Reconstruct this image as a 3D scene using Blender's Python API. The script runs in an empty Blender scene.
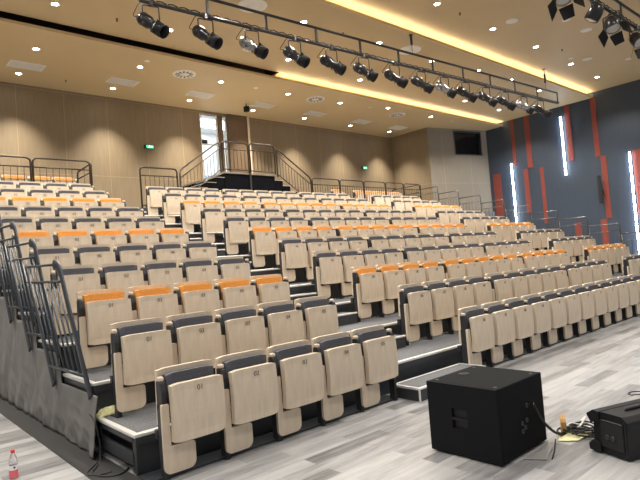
import bpy, math, random
from mathutils import Vector, Matrix
random.seed(7)
C = bpy.context.scene.collection
PI = math.pi
ORD = ['zeroth','first','second','third','fourth','fifth','sixth','seventh','eighth','ninth','tenth','eleventh','twelfth','thirteenth','fourteenth','fifteenth','sixteenth','seventeenth','eighteenth','nineteenth','twentieth']

# ------------------------------------------------------------------ mesh helpers
class MB:
    def __init__(s): s.v=[]; s.f=[]; s.sm=[]
    def add(s, vs, fs, smooth=False):
        o=len(s.v); s.v+= [tuple(v) for v in vs]
        for f in fs: s.f.append([i+o for i in f]); s.sm.append(smooth)
        return s
    def box(s,x0,x1,y0,y1,z0,z1,b=0.0):
        if b<=0:
            vs=[(x,y,z) for z in (z0,z1) for y in (y0,y1) for x in (x0,x1)]
            return s.add(vs,[(0,2,3,1),(4,5,7,6),(0,1,5,4),(2,6,7,3),(0,4,6,2),(1,3,7,5)])
        # chamfered box
        b=min(b,(x1-x0)*.45,(y1-y0)*.45,(z1-z0)*.45)
        vs=[];ix={}
        for cx,X,dx in ((0,x0,b),(1,x1,-b)):
            for cy,Y,dy in ((0,y0,b),(1,y1,-b)):
                for cz,Z,dz in ((0,z0,b),(1,z1,-b)):
                    ix[(cx,cy,cz)]=len(vs)
                    vs+=[(X,Y+dy,Z+dz),(X+dx,Y,Z+dz),(X+dx,Y+dy,Z)]
        F=[]
        I=lambda cx,cy,cz,a: ix[(cx,cy,cz)]+a
        F.append([I(0,0,0,0),I(0,0,1,0),I(0,1,1,0),I(0,1,0,0)]); F.append([I(1,0,0,0),I(1,1,0,0),I(1,1,1,0),I(1,0,1,0)])
        F.append([I(0,0,0,1),I(1,0,0,1),I(1,0,1,1),I(0,0,1,1)]); F.append([I(0,1,0,1),I(0,1,1,1),I(1,1,1,1),I(1,1,0,1)])
        F.append([I(0,0,0,2),I(0,1,0,2),I(1,1,0,2),I(1,0,0,2)]); F.append([I(0,0,1,2),I(1,0,1,2),I(1,1,1,2),I(0,1,1,2)])
        for cx in (0,1):
            for cy in (0,1): F.append([I(cx,cy,0,0),I(cx,cy,1,0),I(cx,cy,1,1),I(cx,cy,0,1)])
        for cx in (0,1):
            for cz in (0,1): F.append([I(cx,0,cz,0),I(cx,1,cz,0),I(cx,1,cz,2),I(cx,0,cz,2)])
        for cy in (0,1):
            for cz in (0,1): F.append([I(0,cy,cz,1),I(1,cy,cz,1),I(1,cy,cz,2),I(0,cy,cz,2)])
        for cx in (0,1):
            for cy in (0,1):
                for cz in (0,1): F.append([I(cx,cy,cz,0),I(cx,cy,cz,1),I(cx,cy,cz,2)])
        return s.add(vs,F)
    def prism(s,outline,a,b,axis='y'):
        """outline: list of 2D points; extruded from a to b along axis"""
        n=len(outline)
        def p(u,w,t):
            return {'y':(u,t,w),'x':(t,u,w),'z':(u,w,t)}[axis]
        vs=[p(u,w,a) for u,w in outline]+[p(u,w,b) for u,w in outline]
        return s.add(vs,[list(range(n))[::-1],list(range(n,2*n))]+[(i,(i+1)%n,n+(i+1)%n,n+i) for i in range(n)])
    def tube(s,pts,r,n=8,closed=False,caps=True,flat=None):
        pts=[Vector(p) for p in pts]; N=len(pts)
        T=[]
        for i in range(N):
            a=pts[(i-1)%N] if (closed or i>0) else pts[i]; b=pts[(i+1)%N] if (closed or i<N-1) else pts[i]
            T.append((b-a).normalized())
        up=Vector((0,0,1)) if abs(T[0].z)<.9 else Vector((0,1,0))
        u=T[0].cross(up).normalized(); vs=[]
        for i in range(N):
            u=(u-T[i]*u.dot(T[i])).normalized(); w=T[i].cross(u)
            for k in range(n):
                a=2*PI*k/n+PI/n
                rr=r if not callable(r) else r(i/(N-1))
                du,dw=(rr,rr) if flat is None else flat
                vs.append(pts[i]+u*math.cos(a)*du+w*math.sin(a)*dw)
        F=[(i*n+k,i*n+(k+1)%n,((i+1)%N)*n+(k+1)%n,((i+1)%N)*n+k) for i in range(N if closed else N-1) for k in range(n)]
        s.add(vs,F,n>5)
        if caps and not closed: s.add([],[]); s.f.append([len(s.v)-N*n+k for k in range(n)][::-1]); s.sm.append(False); s.f.append([len(s.v)-n+k for k in range(n)]); s.sm.append(False)
        return s
    def lathe(s,prof,n=20,c=(0,0,0),M=None,smooth=True):
        """prof: (r,z) pairs, about z, then transformed by M"""
        vs=[];c=Vector(c)
        for r,z in prof:
            for k in range(n):
                v=Vector((r*math.cos(2*PI*k/n),r*math.sin(2*PI*k/n),z))
                if M: v=M@v
                vs.append(v+c)
        m=len(prof)
        return s.add(vs,[(i*n+k,i*n+(k+1)%n,(i+1)*n+(k+1)%n,(i+1)*n+k) for i in range(m-1) for k in range(n)],smooth)
    def xf(s,M):
        s.v=[tuple(M@Vector(v)) for v in s.v]; return s
    def mesh(s,name,mat=None):
        me=bpy.data.meshes.new(name); me.from_pydata(s.v,[],s.f); me.update()
        for p,sm in zip(me.polygons,s.sm): p.use_smooth=sm
        if mat: me.materials.append(mat)
        import bmesh
        bm=bmesh.new(); bm.from_mesh(me); bmesh.ops.recalc_face_normals(bm,faces=bm.faces); bm.to_mesh(me); bm.free()
        return me
    def build(s,name,mat,parent=None,loc=None):
        return link(name,s.mesh(name,mat),parent,loc)
def link(name,me,parent=None,loc=None):
    o=bpy.data.objects.new(name,me); C.objects.link(o)
    if parent: o.parent=parent
    if loc is not None: o.location=loc
    return o
def rpoly(pts,rad,n=5):
    """polygon with rounded corners; rad list per corner"""
    out=[];N=len(pts)
    for i,p in enumerate(pts):
        r=rad[i] if isinstance(rad,(list,tuple)) else rad
        p=Vector(p); 
        if r<=0: out.append(tuple(p)); continue
        a=(Vector(pts[i-1])-p); b=(Vector(pts[(i+1)%N])-p)
        ang=a.angle(b); t=min(r/math.tan(ang/2),a.length*.49,b.length*.49); rr=t*math.tan(ang/2)
        a.normalize(); b.normalize(); c=p+(a+b).normalized()*(rr/math.sin(ang/2))
        s0=p+a*t-c; s1=p+b*t-c; A=math.atan2(s0.y,s0.x); B=math.atan2(s1.y,s1.x); d=(B-A+PI)%(2*PI)-PI
        for k in range(n+1):
            q=A+d*k/n; out.append((c.x+rr*math.cos(q),c.y+rr*math.sin(q)))
    return out
def rpath(pts,r,n=5):
    """open 3D path with rounded corners"""
    pts=[Vector(p) for p in pts]; out=[pts[0]]
    for i in range(1,len(pts)-1):
        p=pts[i]; a=(pts[i-1]-p); b=(pts[i+1]-p); t=min(r,a.length*.45,b.length*.45); a.normalize(); b.normalize()
        s,e=p+a*t,p+b*t
        for k in range(n+1):
            f=k/n; out.append(s*(1-f)**2+p*2*f*(1-f)+e*f*f)
    out.append(pts[-1]); return out
def thing(name,label,cat,loc=(0,0,0),group=None,rz=0):
    o=bpy.data.objects.new(name,None); C.objects.link(o); o.location=loc; o.rotation_euler=(0,0,rz); o.empty_display_size=.05
    o['label']=label; o['category']=cat
    if group: o['group']=group
    return o
def tag(o,label,cat,group=None):
    o['label']=label; o['category']=cat
    if group: o['group']=group
    return o
def struct(o,label=None):
    o['kind']='structure'
    if label: o['label']=label
    return o

# ------------------------------------------------------------------ materials
def mat(name,col,rough=.5,metal=0.,spec=.5,noise=0.,nscale=8.,stretch=(1,1,1),bump=0.,emis=None,estr=0.,trans=0.,alpha=1.,coat=0.):
    m=bpy.data.materials.new(name); m.use_nodes=True; nt=m.node_tree; b=nt.nodes['Principled BSDF']
    b.inputs['Base Color'].default_value=(*col,1); b.inputs['Roughness'].default_value=rough; b.inputs['Metallic'].default_value=metal
    b.inputs['Specular IOR Level'].default_value=spec
    if coat: b.inputs['Coat Weight'].default_value=coat
    if trans: b.inputs['Transmission Weight'].default_value=trans
    if emis: b.inputs['Emission Color'].default_value=(*emis,1); b.inputs['Emission Strength'].default_value=estr
    if noise or bump:
        tc=nt.nodes.new('ShaderNodeTexCoord'); mp=nt.nodes.new('ShaderNodeMapping'); mp.inputs['Scale'].default_value=stretch
        nz=nt.nodes.new('ShaderNodeTexNoise'); nz.inputs['Scale'].default_value=nscale; nz.inputs['Detail'].default_value=4
        nt.links.new(tc.outputs['Object'],mp.inputs[0]); nt.links.new(mp.outputs[0],nz.inputs['Vector'])
        if noise:
            rp=nt.nodes.new('ShaderNodeValToRGB'); rp.color_ramp.elements[0].position=.3; rp.color_ramp.elements[1].position=.7
            rp.color_ramp.elements[0].color=tuple(max(0,c*(1-noise)) for c in col)+(1,); rp.color_ramp.elements[1].color=tuple(min(1,c*(1+noise)) for c in col)+(1,)
            nt.links.new(nz.outputs['Fac'],rp.inputs[0]); nt.links.new(rp.outputs[0],b.inputs['Base Color'])
        if bump:
            bp=nt.nodes.new('ShaderNodeBump'); bp.inputs['Strength'].default_value=bump; bp.inputs['Distance'].default_value=.01
            nt.links.new(nz.outputs['Fac'],bp.inputs['Height']); nt.links.new(bp.outputs[0],b.inputs['Normal'])
    return m
def emit(name,col,s):
    m=bpy.data.materials.new(name); m.use_nodes=True; nt=m.node_tree; nt.nodes.clear()
    e=nt.nodes.new('ShaderNodeEmission'); e.inputs[0].default_value=(*col,1); e.inputs[1].default_value=s
    o=nt.nodes.new('ShaderNodeOutputMaterial'); nt.links.new(e.outputs[0],o.inputs[0]); return m
M={}
M['maple']=mat('maple_veneer',(.64,.535,.415),.42,noise=.07,nscale=5,stretch=(6,6,.8))
M['orange']=mat('orange_fabric',(.80,.375,.085),.85,noise=.08,nscale=60,bump=.2)
M['slate']=mat('slate_fabric',(.105,.108,.130),.85,noise=.12,nscale=60,bump=.2)
M['black']=mat('black_metal',(.022,.023,.026),.45)
M['dark']=mat('charcoal_steel',(.045,.05,.058),.42,metal=.3,noise=.1,nscale=4)
M['rail']=mat('dark_rail_steel',(.050,.058,.072),.35,metal=.4)
M['bronze']=mat('bronze_rail',(.06,.045,.035),.35,metal=.5)
M['steelrail']=mat('grey_rail_steel',(.11,.105,.10),.35,metal=.7)
M['alu']=mat('aluminium_nosing',(.78,.77,.74),.38,metal=.35)
M['carpet']=mat('speckled_carpet',(.135,.138,.148),.95,noise=.45,nscale=130,bump=.3)
M['numeral']=mat('numeral_grey',(.10,.09,.085),.6)
M['curtain']=mat('grey_curtain',(.155,.152,.147),.68,noise=.10,nscale=3)
M['white']=mat('white_metal',(.75,.72,.66),.5)
M['plast']=mat('black_plastic',(.011,.011,.013),.5,spec=.3,bump=.08,nscale=90)
M['subcoat']=mat('textured_black_paint',(.010,.011,.013),.75,spec=.1,bump=.25,nscale=160)
M['redpanel']=mat('red_panel',(.24,.048,.035),.7,noise=.05,nscale=3)
M['rubber']=mat('black_rubber',(.012,.012,.013),.6)
M['led']=emit('led_white',(.80,.90,1.0),34)
M['downlight']=emit('downlight_glow',(1,.93,.80),60)
M['cove']=emit('cove_warm',(1,.79,.50),30)
M['exit_green']=emit('exit_green',(.05,.9,.35),1.6)
M['exit_white']=emit('exit_white',(.85,1,.9),3)
M['darklens']=mat('dark_lens',(.02,.02,.025),.12)
M['chrome']=mat('chrome',(.8,.8,.8),.2,metal=1)
M['lampglass']=mat('fresnel_glass',(.55,.55,.52),.15,spec=.8)

def wood_panel_mat(name,col,seam,axis='X',ls=1.):
    m=bpy.data.materials.new(name); m.use_nodes=True; nt=m.node_tree; b=nt.nodes['Principled BSDF']; b.inputs['Roughness'].default_value=.62
    tc=nt.nodes.new('ShaderNodeTexCoord'); sp=nt.nodes.new('ShaderNodeSeparateXYZ'); nt.links.new(tc.outputs['Object'],sp.inputs[0])
    def md(op,a,bv):
        n=nt.nodes.new('ShaderNodeMath'); n.operation=op
        for i,x in enumerate((a,bv)):
            if hasattr(x,'links') or hasattr(x,'is_linked'): nt.links.new(x,n.inputs[i])
            elif x is not None: n.inputs[i].default_value=x
        return n.outputs[0]
    u=sp.outputs[axis]; fr=md('FRACT',md('DIVIDE',u,seam),None); line=md('LESS_THAN',md('ABSOLUTE',md('SUBTRACT',fr,.5),None),.008)
    hz=md('LESS_THAN',md('ABSOLUTE',md('SUBTRACT',md('FRACT',md('DIVIDE',sp.outputs['Z'],2.45),None),.95),None),.004)
    line=md('MAXIMUM',line,hz)
    mp=nt.nodes.new('ShaderNodeMapping'); mp.inputs['Scale'].default_value=(9,9,.7); nz=nt.nodes.new('ShaderNodeTexNoise'); nz.inputs['Scale'].default_value=2.5; nz.inputs['Detail'].default_value=5
    nt.links.new(tc.outputs['Object'],mp.inputs[0]); nt.links.new(mp.outputs[0],nz.inputs['Vector'])
    rp=nt.nodes.new('ShaderNodeValToRGB'); rp.color_ramp.elements[0].position=.35; rp.color_ramp.elements[1].position=.65
    rp.color_ramp.elements[0].color=tuple(c*.93 for c in col)+(1,); rp.color_ramp.elements[1].color=tuple(c*1.05 for c in col)+(1,)
    nt.links.new(nz.outputs['Fac'],rp.inputs[0])
    mx=nt.nodes.new('ShaderNodeMixRGB'); mx.inputs[2].default_value=tuple(min(1,c*(1+.35*ls)) for c in col)+(1,)
    nt.links.new(line,mx.inputs[0]); nt.links.new(rp.outputs[0],mx.inputs[1]); nt.links.new(mx.outputs[0],b.inputs['Base Color'])
    return m
M['backwall']=wood_panel_mat('tan_acoustic_panels',(.235,.175,.105),1.27)
M['beige']=wood_panel_mat('beige_board',(.22,.19,.15),1.6)
M['brown']=wood_panel_mat('brown_wood',(.13,.08,.042),.31)
M['ceiling']=mat('tan_ceiling',(.54,.41,.225),.55,noise=.03,nscale=.7)
M['bluewall']=wood_panel_mat('slate_blue_wall',(.040,.058,.092),1.22,'Y',0)
# floor: grey wood-look planks laid along X
def floor_mat():
    m=bpy.data.materials.new('grey_plank_floor'); m.use_nodes=True; nt=m.node_tree; b=nt.nodes['Principled BSDF']; b.inputs['Roughness'].default_value=.33
    tc=nt.nodes.new('ShaderNodeTexCoord')
    br=nt.nodes.new('ShaderNodeTexBrick'); br.inputs['Scale'].default_value=1; br.inputs['Brick Width'].default_value=.92; br.inputs['Row Height'].default_value=.152
    br.inputs['Mortar Size'].default_value=.0015; br.offset=.37; br.inputs['Color1'].default_value=(0,0,0,1); br.inputs['Color2'].default_value=(1,1,1,1); br.inputs['Mortar'].default_value=(.3,.3,.3,1)
    nt.links.new(tc.outputs['Object'],br.inputs['Vector'])
    mp=nt.nodes.new('ShaderNodeMapping'); mp.inputs['Scale'].default_value=(.9,9,1); nz=nt.nodes.new('ShaderNodeTexNoise'); nz.inputs['Scale'].default_value=2.2; nz.inputs['Detail'].default_value=6; nz.inputs['Roughness'].default_value=.6
    ad=nt.nodes.new('ShaderNodeVectorMath'); ad.operation='MULTIPLY_ADD'; ad.inputs[1].default_value=(7,3,5)
    nt.links.new(br.outputs['Color'],ad.inputs[0]); nt.links.new(tc.outputs['Object'],mp.inputs[0]); nt.links.new(mp.outputs[0],ad.inputs[2]); nt.links.new(ad.outputs[0],nz.inputs['Vector'])
    a=nt.nodes.new('ShaderNodeMath'); a.operation='MULTIPLY'; a.inputs[1].default_value=.42; nt.links.new(br.outputs['Color'],a.inputs[0])
    c=nt.nodes.new('ShaderNodeMath'); c.operation='MULTIPLY_ADD'; c.inputs[1].default_value=.75; nt.links.new(nz.outputs['Fac'],c.inputs[0]); nt.links.new(a.outputs[0],c.inputs[2])
    rp=nt.nodes.new('ShaderNodeValToRGB'); cr=rp.color_ramp; cr.elements[0].position=.28; cr.elements[0].color=(.15,.148,.152,1); cr.elements[1].position=.85; cr.elements[1].color=(.48,.477,.48,1)
    e=cr.elements.new(.48); e.color=(.265,.262,.267,1); e=cr.elements.new(.62); e.color=(.38,.378,.382,1)
    nt.links.new(c.outputs[0],rp.inputs[0]); nt.links.new(rp.outputs[0],b.inputs['Base Color'])
    return m
M['floor']=floor_mat()

# ------------------------------------------------------------------ dimensions
P=.55; D=.918; H=.306
def deck(d): return .335+H*(d-1)
def nose(d): return .19+D*(d-1)
def seat_floor(r): return 0. if r==1 else deck(r-1)
XL,XR=-.16,15.56
ZC,ZB,ZA=7.3,7.5,7.72
XW=21.4; YB=12.5; ZM=deck(11)

# ------------------------------------------------------------------ setting
struct(MB().box(-9,XW,-9,13,-.1,0).build('floor',M['floor']))
mez=MB().box(-3,XW,nose(11)+.02,YB,ZM-.25,ZM); struct(mez.build('floor_gallery',M['carpet']))
def plane_box(name,b,m): return struct(MB().box(*b).build(name,m))
# back wall with two openings
bw=MB()
bw.box(-9,7.70,YB,YB+.15,0,ZC+.1); bw.box(7.70,8.80,YB,YB+.15,0,ZM); bw.box(7.70,8.80,YB,YB+.15,7.2,ZC+.1)
bw.box(8.78,18.0,YB,YB+.15,0,ZC+.1)
struct(bw.build('wall_back',M['backwall']))
struct(MB().box(8.42,8.60,YB-.04,YB+.17,ZM,7.2).build('trim_1',M['brown']))
struct(MB().box(8.82,9.66,YB-.06,YB,ZM,ZC).build('trim_2',M['brown']))
struct(MB().box(9.66,9.74,YB-.10,YB,ZM,ZC).build('trim_3',M['maple']))
# glazed opening: frame and pane
glass=bpy.data.materials.new('clear_glass'); glass.use_nodes=True
nt=glass.node_tree; nt.nodes.clear(); g=nt.nodes.new('ShaderNodeBsdfGlass'); g.inputs['IOR'].default_value=1.02; g.inputs['Roughness'].default_value=0; oo=nt.nodes.new('ShaderNodeOutputMaterial'); nt.links.new(g.outputs[0],oo.inputs[0])
w1=struct(MB().box(7.70,7.74,YB+.02,YB+.1,ZM,7.2).box(8.38,8.42,YB+.02,YB+.1,ZM,7.2).box(7.74,8.38,YB+.02,YB+.1,6.86,6.89).box(7.74,8.38,YB+.02,YB+.1,6.1,6.13).build('window_1',M['white']))
MB().box(7.74,8.38,YB+.05,YB+.058,ZM,7.2).build('pane',glass,w1)
w2=struct(MB().box(8.60,8.63,YB+.02,YB+.1,ZM,7.2).box(8.77,8.80,YB+.02,YB+.1,ZM,7.2).build('window_2',M['white']))
MB().box(8.63,8.77,YB+.05,YB+.058,ZM,7.2).build('pane',glass,w2)
# bright corridor behind
cor=MB(); cor.box(5.5,14,15.6,15.7,ZM,7.4); cor.box(5.4,5.5,YB+.15,15.7,ZM,7.4); cor.box(14,14.1,YB+.15,15.7,ZM,7.4); cor.box(5.4,14.1,YB+.15,15.7,7.4,7.5)
mw=mat('white_plaster',(.78,.8,.82),.7)
struct(cor.build('wall_corridor',mw)); struct(MB().box(5.4,14.1,YB+.15,15.7,ZM-.2,ZM).build('floor_corridor',M['floor']))
dd=struct(MB().box(8.9,9.6,15.52,15.6,ZM,5.6).box(9.7,10.3,15.55,15.6,ZM,5.6).build('door_1',mat('blue_glass_door',(.25,.42,.6),.2)))
# return wall, angled control-room wall
struct(MB().box(17.98,18.12,10.40,YB+.15,ZM-.3,ZC+.1).build('wall_return',M['backwall']))
A_=Vector((17.98,10.36)); B_=Vector((21.75,9.39)); dv=(B_-A_); L_=dv.length; ang=math.atan2(dv.y,dv.x)
cw=MB(); x0,x1,z0,z1=1.50,3.17,6.08,7.22
cw.box(0,x0,0,.2,0,ZC+.1); cw.box(x1,L_,0,.2,0,ZC+.1); cw.box(x0,x1,0,.2,0,z0); cw.box(x0,x1,0,.2,z1,ZC+.1)
o=struct(cw.build('wall_control_room',M['beige'])); o.location=(A_.x,A_.y,0); o.rotation_euler=(0,0,ang)
wf=MB(); t=.05
wf.box(x0,x1,-.02,.16,z0,z0+t); wf.box(x0,x1,-.02,.16,z1-t,z1); wf.box(x0,x0+t,-.02,.16,z0+t,z1-t); wf.box(x1-t,x1,-.02,.16,z0+t,z1-t)
o=struct(wf.build('window_3',M['dark'])); o.location=(A_.x,A_.y,0); o.rotation_euler=(0,0,ang)
MB().box(x0+t,x1-t,.12,.14,z0+t,z1-t).build('pane',mat('dark_glass',(.006,.007,.008),.12),o)
# side wall in slate blue
struct(MB().box(XW,XW+.2,-9,YB,0,8.0).build('wall_side',M['bluewall']))
reds=[(7.30,7.53,5.12,ZB),(7.55,7.77,3.10,5.12),(6.84,7.0,2.55,5.06),(5.48,5.70,5.1,ZB),(4.42,4.62,5.05,ZB),(4.22,4.43,2.50,5.05),(5.45,5.72,1.2,2.45),(4.42,4.66,1.2,2.48),(2.55,3.24,1.2,5.05),(8.93,9.3,3.1,5.14),(8.05,8.2,5.4,ZB),(1.2,1.6,0,2.5),(.2,.5,2.6,5.05),(-1.2,-.6,5.1,7.5)]
for i,(a,b,c,d) in enumerate(reds):
    struct(MB().box(XW-.02,XW,a,b,c,d).build('trim_%d'%(i+4),M['redpanel']))
# ceiling in three stepped bands
struct(MB().box(-9,XW,8.6,13,ZC,ZC+.04).box(-9,XW,8.6,8.62,ZC+.04,ZC+.07).build('ceiling_rear',M['ceiling']))
struct(MB().box(-9,XW,4.5,8.56,ZB,ZB+.04).box(8.3,XW,8.56,9.05,ZB,ZB+.04).box(8.3,XW,9.05,9.1,ZC+.04,ZB+.04).box(-9,XW,4.5,4.52,ZB+.04,ZB+.07).build('ceiling_middle',M['ceiling']))
struct(MB().box(-9,8.3,9.3,9.34,ZC+.04,8.3).box(-9,8.3,8.5,9.34,8.3,8.34).box(-9,8.3,8.50,8.54,ZB+.04,8.3).box(8.30,8.34,8.54,9.3,ZB+.04,8.3).build('ceiling_recess',mat('recess_painted_shade',(.06,.04,.025),.8)))  # shade of the unlit slot is put into this dark cavity colour
struct(MB().box(-9,XW,-9,5.0,ZA,ZA+.04).box(-9,XW,5.0,5.05,ZB+.04,ZA+.04).build('ceiling_front',M['ceiling']))
tag(MB().box(8.3,XW-.05,8.645,8.685,ZC+.045,ZC+.07).build('cove_light_strip',M['cove']),'warm glowing strip in the ceiling step nearer the gallery rails','light strip')
tag(MB().box(-9,XW-.05,4.545,4.585,ZB+.045,ZB+.07).build('cove_light_strip',M['cove']),'warm glowing strip in the ceiling step over the stage-light bar','light strip')

# ------------------------------------------------------------------ seats
XPOST=.0
def seat_meshes(cush):
    d={}
    # backrest shell, slightly curved in plan, rounded top corners
    b=MB(); nx=8; x0,x1=0.0,.478
    def shell(b,x0,x1,zb,zt,yf,th,bow,r=.035,tilt=0.0,round_top=True,belly=0.0):
        nx=8; nz=8; vs=[];
        for side in (0,1):
            for j in range(nz+1):
                z=zb+(zt-zb)*j/nz
                for i in range(nx+1):
                    u=i/nx
                    x=x0+(x1-x0)*u
                    zz=z
                    if j==nz and i in(0,nx) and round_top: zz=z-.010
                    if j==0 and i in(0,nx): zz=z+.012
                    y=yf+bow*(1-(2*u-1)**2)+tilt*(z-zt)+belly*math.sin(PI*j/nz)
                    edge=min(1,min(j,nz-j)*1.) 
                    t=th*(1 if 0<j<nz and 0<i<nx else .72)
                    y+= (t-th)/2*(-1 if side else 1)
                    vs.append((x,y+(th if side else 0) ,zz))
        n=(nx+1)*(nz+1); F=[]
        for s_ in (0,1):
            for j in range(nz):
                for i in range(nx):
                    a=s_*n+j*(nx+1)+i; F.append((a,a+1,a+nx+2,a+nx+1))
        ring=[i for i in range(nx+1)]+[j*(nx+1)+nx for j in range(1,nz+1)]+[nz*(nx+1)+i for i in range(nx-1,-1,-1)]+[j*(nx+1) for j in range(nz-1,0,-1)]
        for k in range(len(ring)):
            a,c=ring[k],ring[(k+1)%len(ring)]; F.append((a,c,c+n,a+n))
        b.add(vs,F,False); return b
    d['backrest']=shell(MB(),-.022,.480,.40,.852,0.0,.030,.012,tilt=-.04).mesh('backrest',M['maple'])
    d['back_cushion']=shell(MB(),.028,.452,.46,.812,-.056,.054,.010,tilt=-.04).mesh('back_cushion',cush)
    d['seat_cushion']=shell(MB(),.045,.462,.33,.712,-.104,.036,.0).mesh('seat_cushion',cush)
    d['seat_pan']=shell(MB(),.020,.482,.284,.738,-.150,.044,-.006,belly=-.014).mesh('seat_pan',M['maple'])
    d['side_panel']=MB().prism(rpoly([(-.046,.05),(.222,.05),(.222,.262),(.016,.262),(.016,.590),(-.046,.590)],[.05,.06,.03,.008,.012,.014]),-.105,-.077,'y').mesh('side_panel',M['maple'])
    d['pedestal']=MB().box(-.034,.004,-.074,.015,.0,.58,.006).box(-.034,.5,.03,.08,.30,.37).box(-.045,.012,-.06,.08,0,.012).mesh('pedestal',M['black'])
    d['arm_bracket']=MB().prism(rpoly([(-.080,.58),(-.0,.55),(-.0,.762),(-.068,.762),(-.092,.68)],[.01,.01,.01,.02,.02]),-.034,.012,'x').mesh('arm_bracket',M['black'])
    d['armrest']=MB().box(-.036,.008,-.068,-.012,.762,.800,.010).mesh('armrest',M['maple'])
    return d
SM={'slate':seat_meshes(M['slate']),'orange':seat_meshes(M['orange'])}
numcache={}
def number_mesh(n):
    if n not in numcache:
        cu=bpy.data.curves.new('numeral','FONT'); cu.body='%02d'%n; cu.size=.058; cu.extrude=.001; cu.align_x='CENTER'
        ob=bpy.data.objects.new('numeral_tmp',cu); C.objects.link(ob); bpy.context.view_layer.update()
        me=bpy.data.meshes.new_from_object(ob); me.materials.clear(); me.materials.append(M['numeral']); me.transform(Matrix.Rotation(PI/2,4,'X'))
        bpy.data.objects.remove(ob); numcache[n]=me
    return numcache[n]
protos={}
def make_seat(x,y,z,kind,num,label,group,end):
    if kind not in protos:
        t=thing('auditorium_seat',label,'seat',(x,y,z),group)
        for nm,me in SM[kind].items(): link(nm,me,t)
        protos[kind]=t
    else:
        s=protos[kind]; t=s.copy(); C.objects.link(t); t.location=(x,y,z); t['label']=label; t['group']=group
        for ch in s.children:
            if ch.name.startswith(('seat_number','end_')): continue
            if ch.get('endp'): continue
            c=ch.copy(); C.objects.link(c); c.parent=t
    link('seat_number',number_mesh(num),t,(.262,-.1725,.662))
    if end:
        for nm in ('armrest','arm_bracket','pedestal'):
            me=SM[kind][nm]
            if nm=='pedestal': me=end_ped
            o=link(nm,me,t,(.535 if nm!='pedestal' else .535,0,0)); o['endp']=1
    return t
end_ped=MB().box(-.034,.004,-.074,.015,.0,.60,.006).box(-.045,.012,-.06,.08,0,.012).mesh('pedestal',M['black'])
# protos copy must not include the end parts: build protos from dedicated rows first (first seats of rows, end=False)
def row_seats(r):
    kind='orange' if r%3==0 else 'slate'; y=D*(r-1); z=seat_floor(r); S=[]
    oL=-.1 if r==12 else 0
    for k in range(5):
        if r in (10,11) and k==0 or r==12 and k<1: continue
        S.append((oL+k*P,k+1,'curtain-side block, %s seat counted from the curtain'%ORD[k+1],'curtain-side block',k==4))
    if r<12:
        x0=4.2 if r==1 else 4.103; g=0 if r==1 else .106
        for k in range(13 if r>1 else 12):
            x=x0+k*P+(g if k>=4 else 0)+(g if k>=9 else 0)
            S.append((x,k+6,'centre block, %s seat counted from the curtain-side aisle'%ORD[k+1],'centre block',k==12 or (r>1 and k in(3,8))))
    else: S.append((12.1-.55,18,'gallery, single one left of the far aisle','gallery',False))
    if r>1:
        for k in range(3 if r==2 else 5):
            S.append((12.672+k*P,k+19,'blue-wall block, %s seat counted from the aisle'%ORD[k+1],'blue-wall block',k==4))
    for x,num,where,blk,end in S:
        if r==12 and blk=='gallery': where='gallery row behind the rails, standing alone beside the aisle gap'
        lab='%s-cushioned wooden seat, %s row, %s'%('orange' if kind=='orange' else 'slate',ORD[r],where)
        make_seat(x,y,z,kind,num,lab,'%s row seats, %s'%(ORD[r],blk),end)
for r in range(1,13): row_seats(r)

# ------------------------------------------------------------------ retractable tiers
def carpet_top(mb): return mb
for d in range(1,11):
    z=deck(d); y0=nose(d); y1=nose(d+1); zb=0. if d==1 else deck(d-1)
    t=thing('seating_tier','%s carpeted tier up with bright aluminium edge and dark riser'%ORD[d],'platform',(0,0,0),'stepped seating tiers')
    MB().box(XL+.05,XR-.05,y0+.05,y1+.03,z-.012,z).build('carpet_deck',M['carpet'],t)
    MB().box(XL,XR,y0,y0+.05,z-.028,z+.004,.006).build('nosing',M['alu'],t)
    MB().box(XL,XL+.05,y0+.05,y1,z-.028,z+.004,.006).build('edge_trim',M['alu'],t)
    MB().box(XL+.02,XR-.02,y0+.02,y0+.05,zb,z-.028).box(XL+.02,XR-.02,y0+.004,y0+.02,z-.09,z-.028).build('riser',M['dark'],t)
    if d==1:
        sp=MB(); xx0,xx1=XL+.012,XL+.03
        sp.box(xx0,xx1,y0+.05,y1-.05,z-.075,z-.028); sp.box(xx0,xx1,y0+.05,y1-.05,.075,z-.15); sp.box(xx0,xx1,y0,y0+.07,.02,z-.028); sp.box(xx0,xx1,y1-.11,y1-.05,.02,z-.028)
        sp.build('side_panel',M['dark'],t)
        MB().box(XL+.10,XL+.12,y0+.06,y1-.1,.03,z-.03).build('inner_frame',M['black'],t)
    else:
        MB().box(XL+.01,XL+.04,y0+.05,y1,z-.12,z-.028).build('side_panel',M['dark'],t)
    MB().box(XR-.04,XR-.01,y0+.05,y1,zb,z-.028).build('end_panel',M['dark'],t)
# half steps in both aisles
def step_box(x0,x1,y0,y1,z0,h,label,grp,floorstep=False):
    t=thing('aisle_step',label,'step',((x0+x1)/2,(y0+y1)/2,z0),grp); w=(x1-x0)/2; l=(y1-y0)/2
    MB().box(-w+.025,w-.025,-l+.035,l,h-.02,h-.002).build('carpet_top',M['carpet'],t)
    tr=MB().box(-w,w,-l,-l+.035,h-.022,h+.003,.005)
    if floorstep: tr.box(-w,-w+.025,-l+.035,l,h-.022,h+.003).box(w-.025,w,-l+.035,l,h-.022,h+.003).box(-w,w,l-.025,l,h-.022,h+.003)
    tr.build('nosing',M['alu'],t)
    MB().box(-w+.01,w-.01,-l+.01,l-.005,0,h-.022).build('body',M['dark'],t)
    if floorstep: MB().box(-w-.002,-w+.014,-l-.002,-l+.014,0,h-.02).box(w-.014,w+.002,-l-.002,-l+.014,0,h-.02).build('corner_trim',M['alu'],t)
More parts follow.
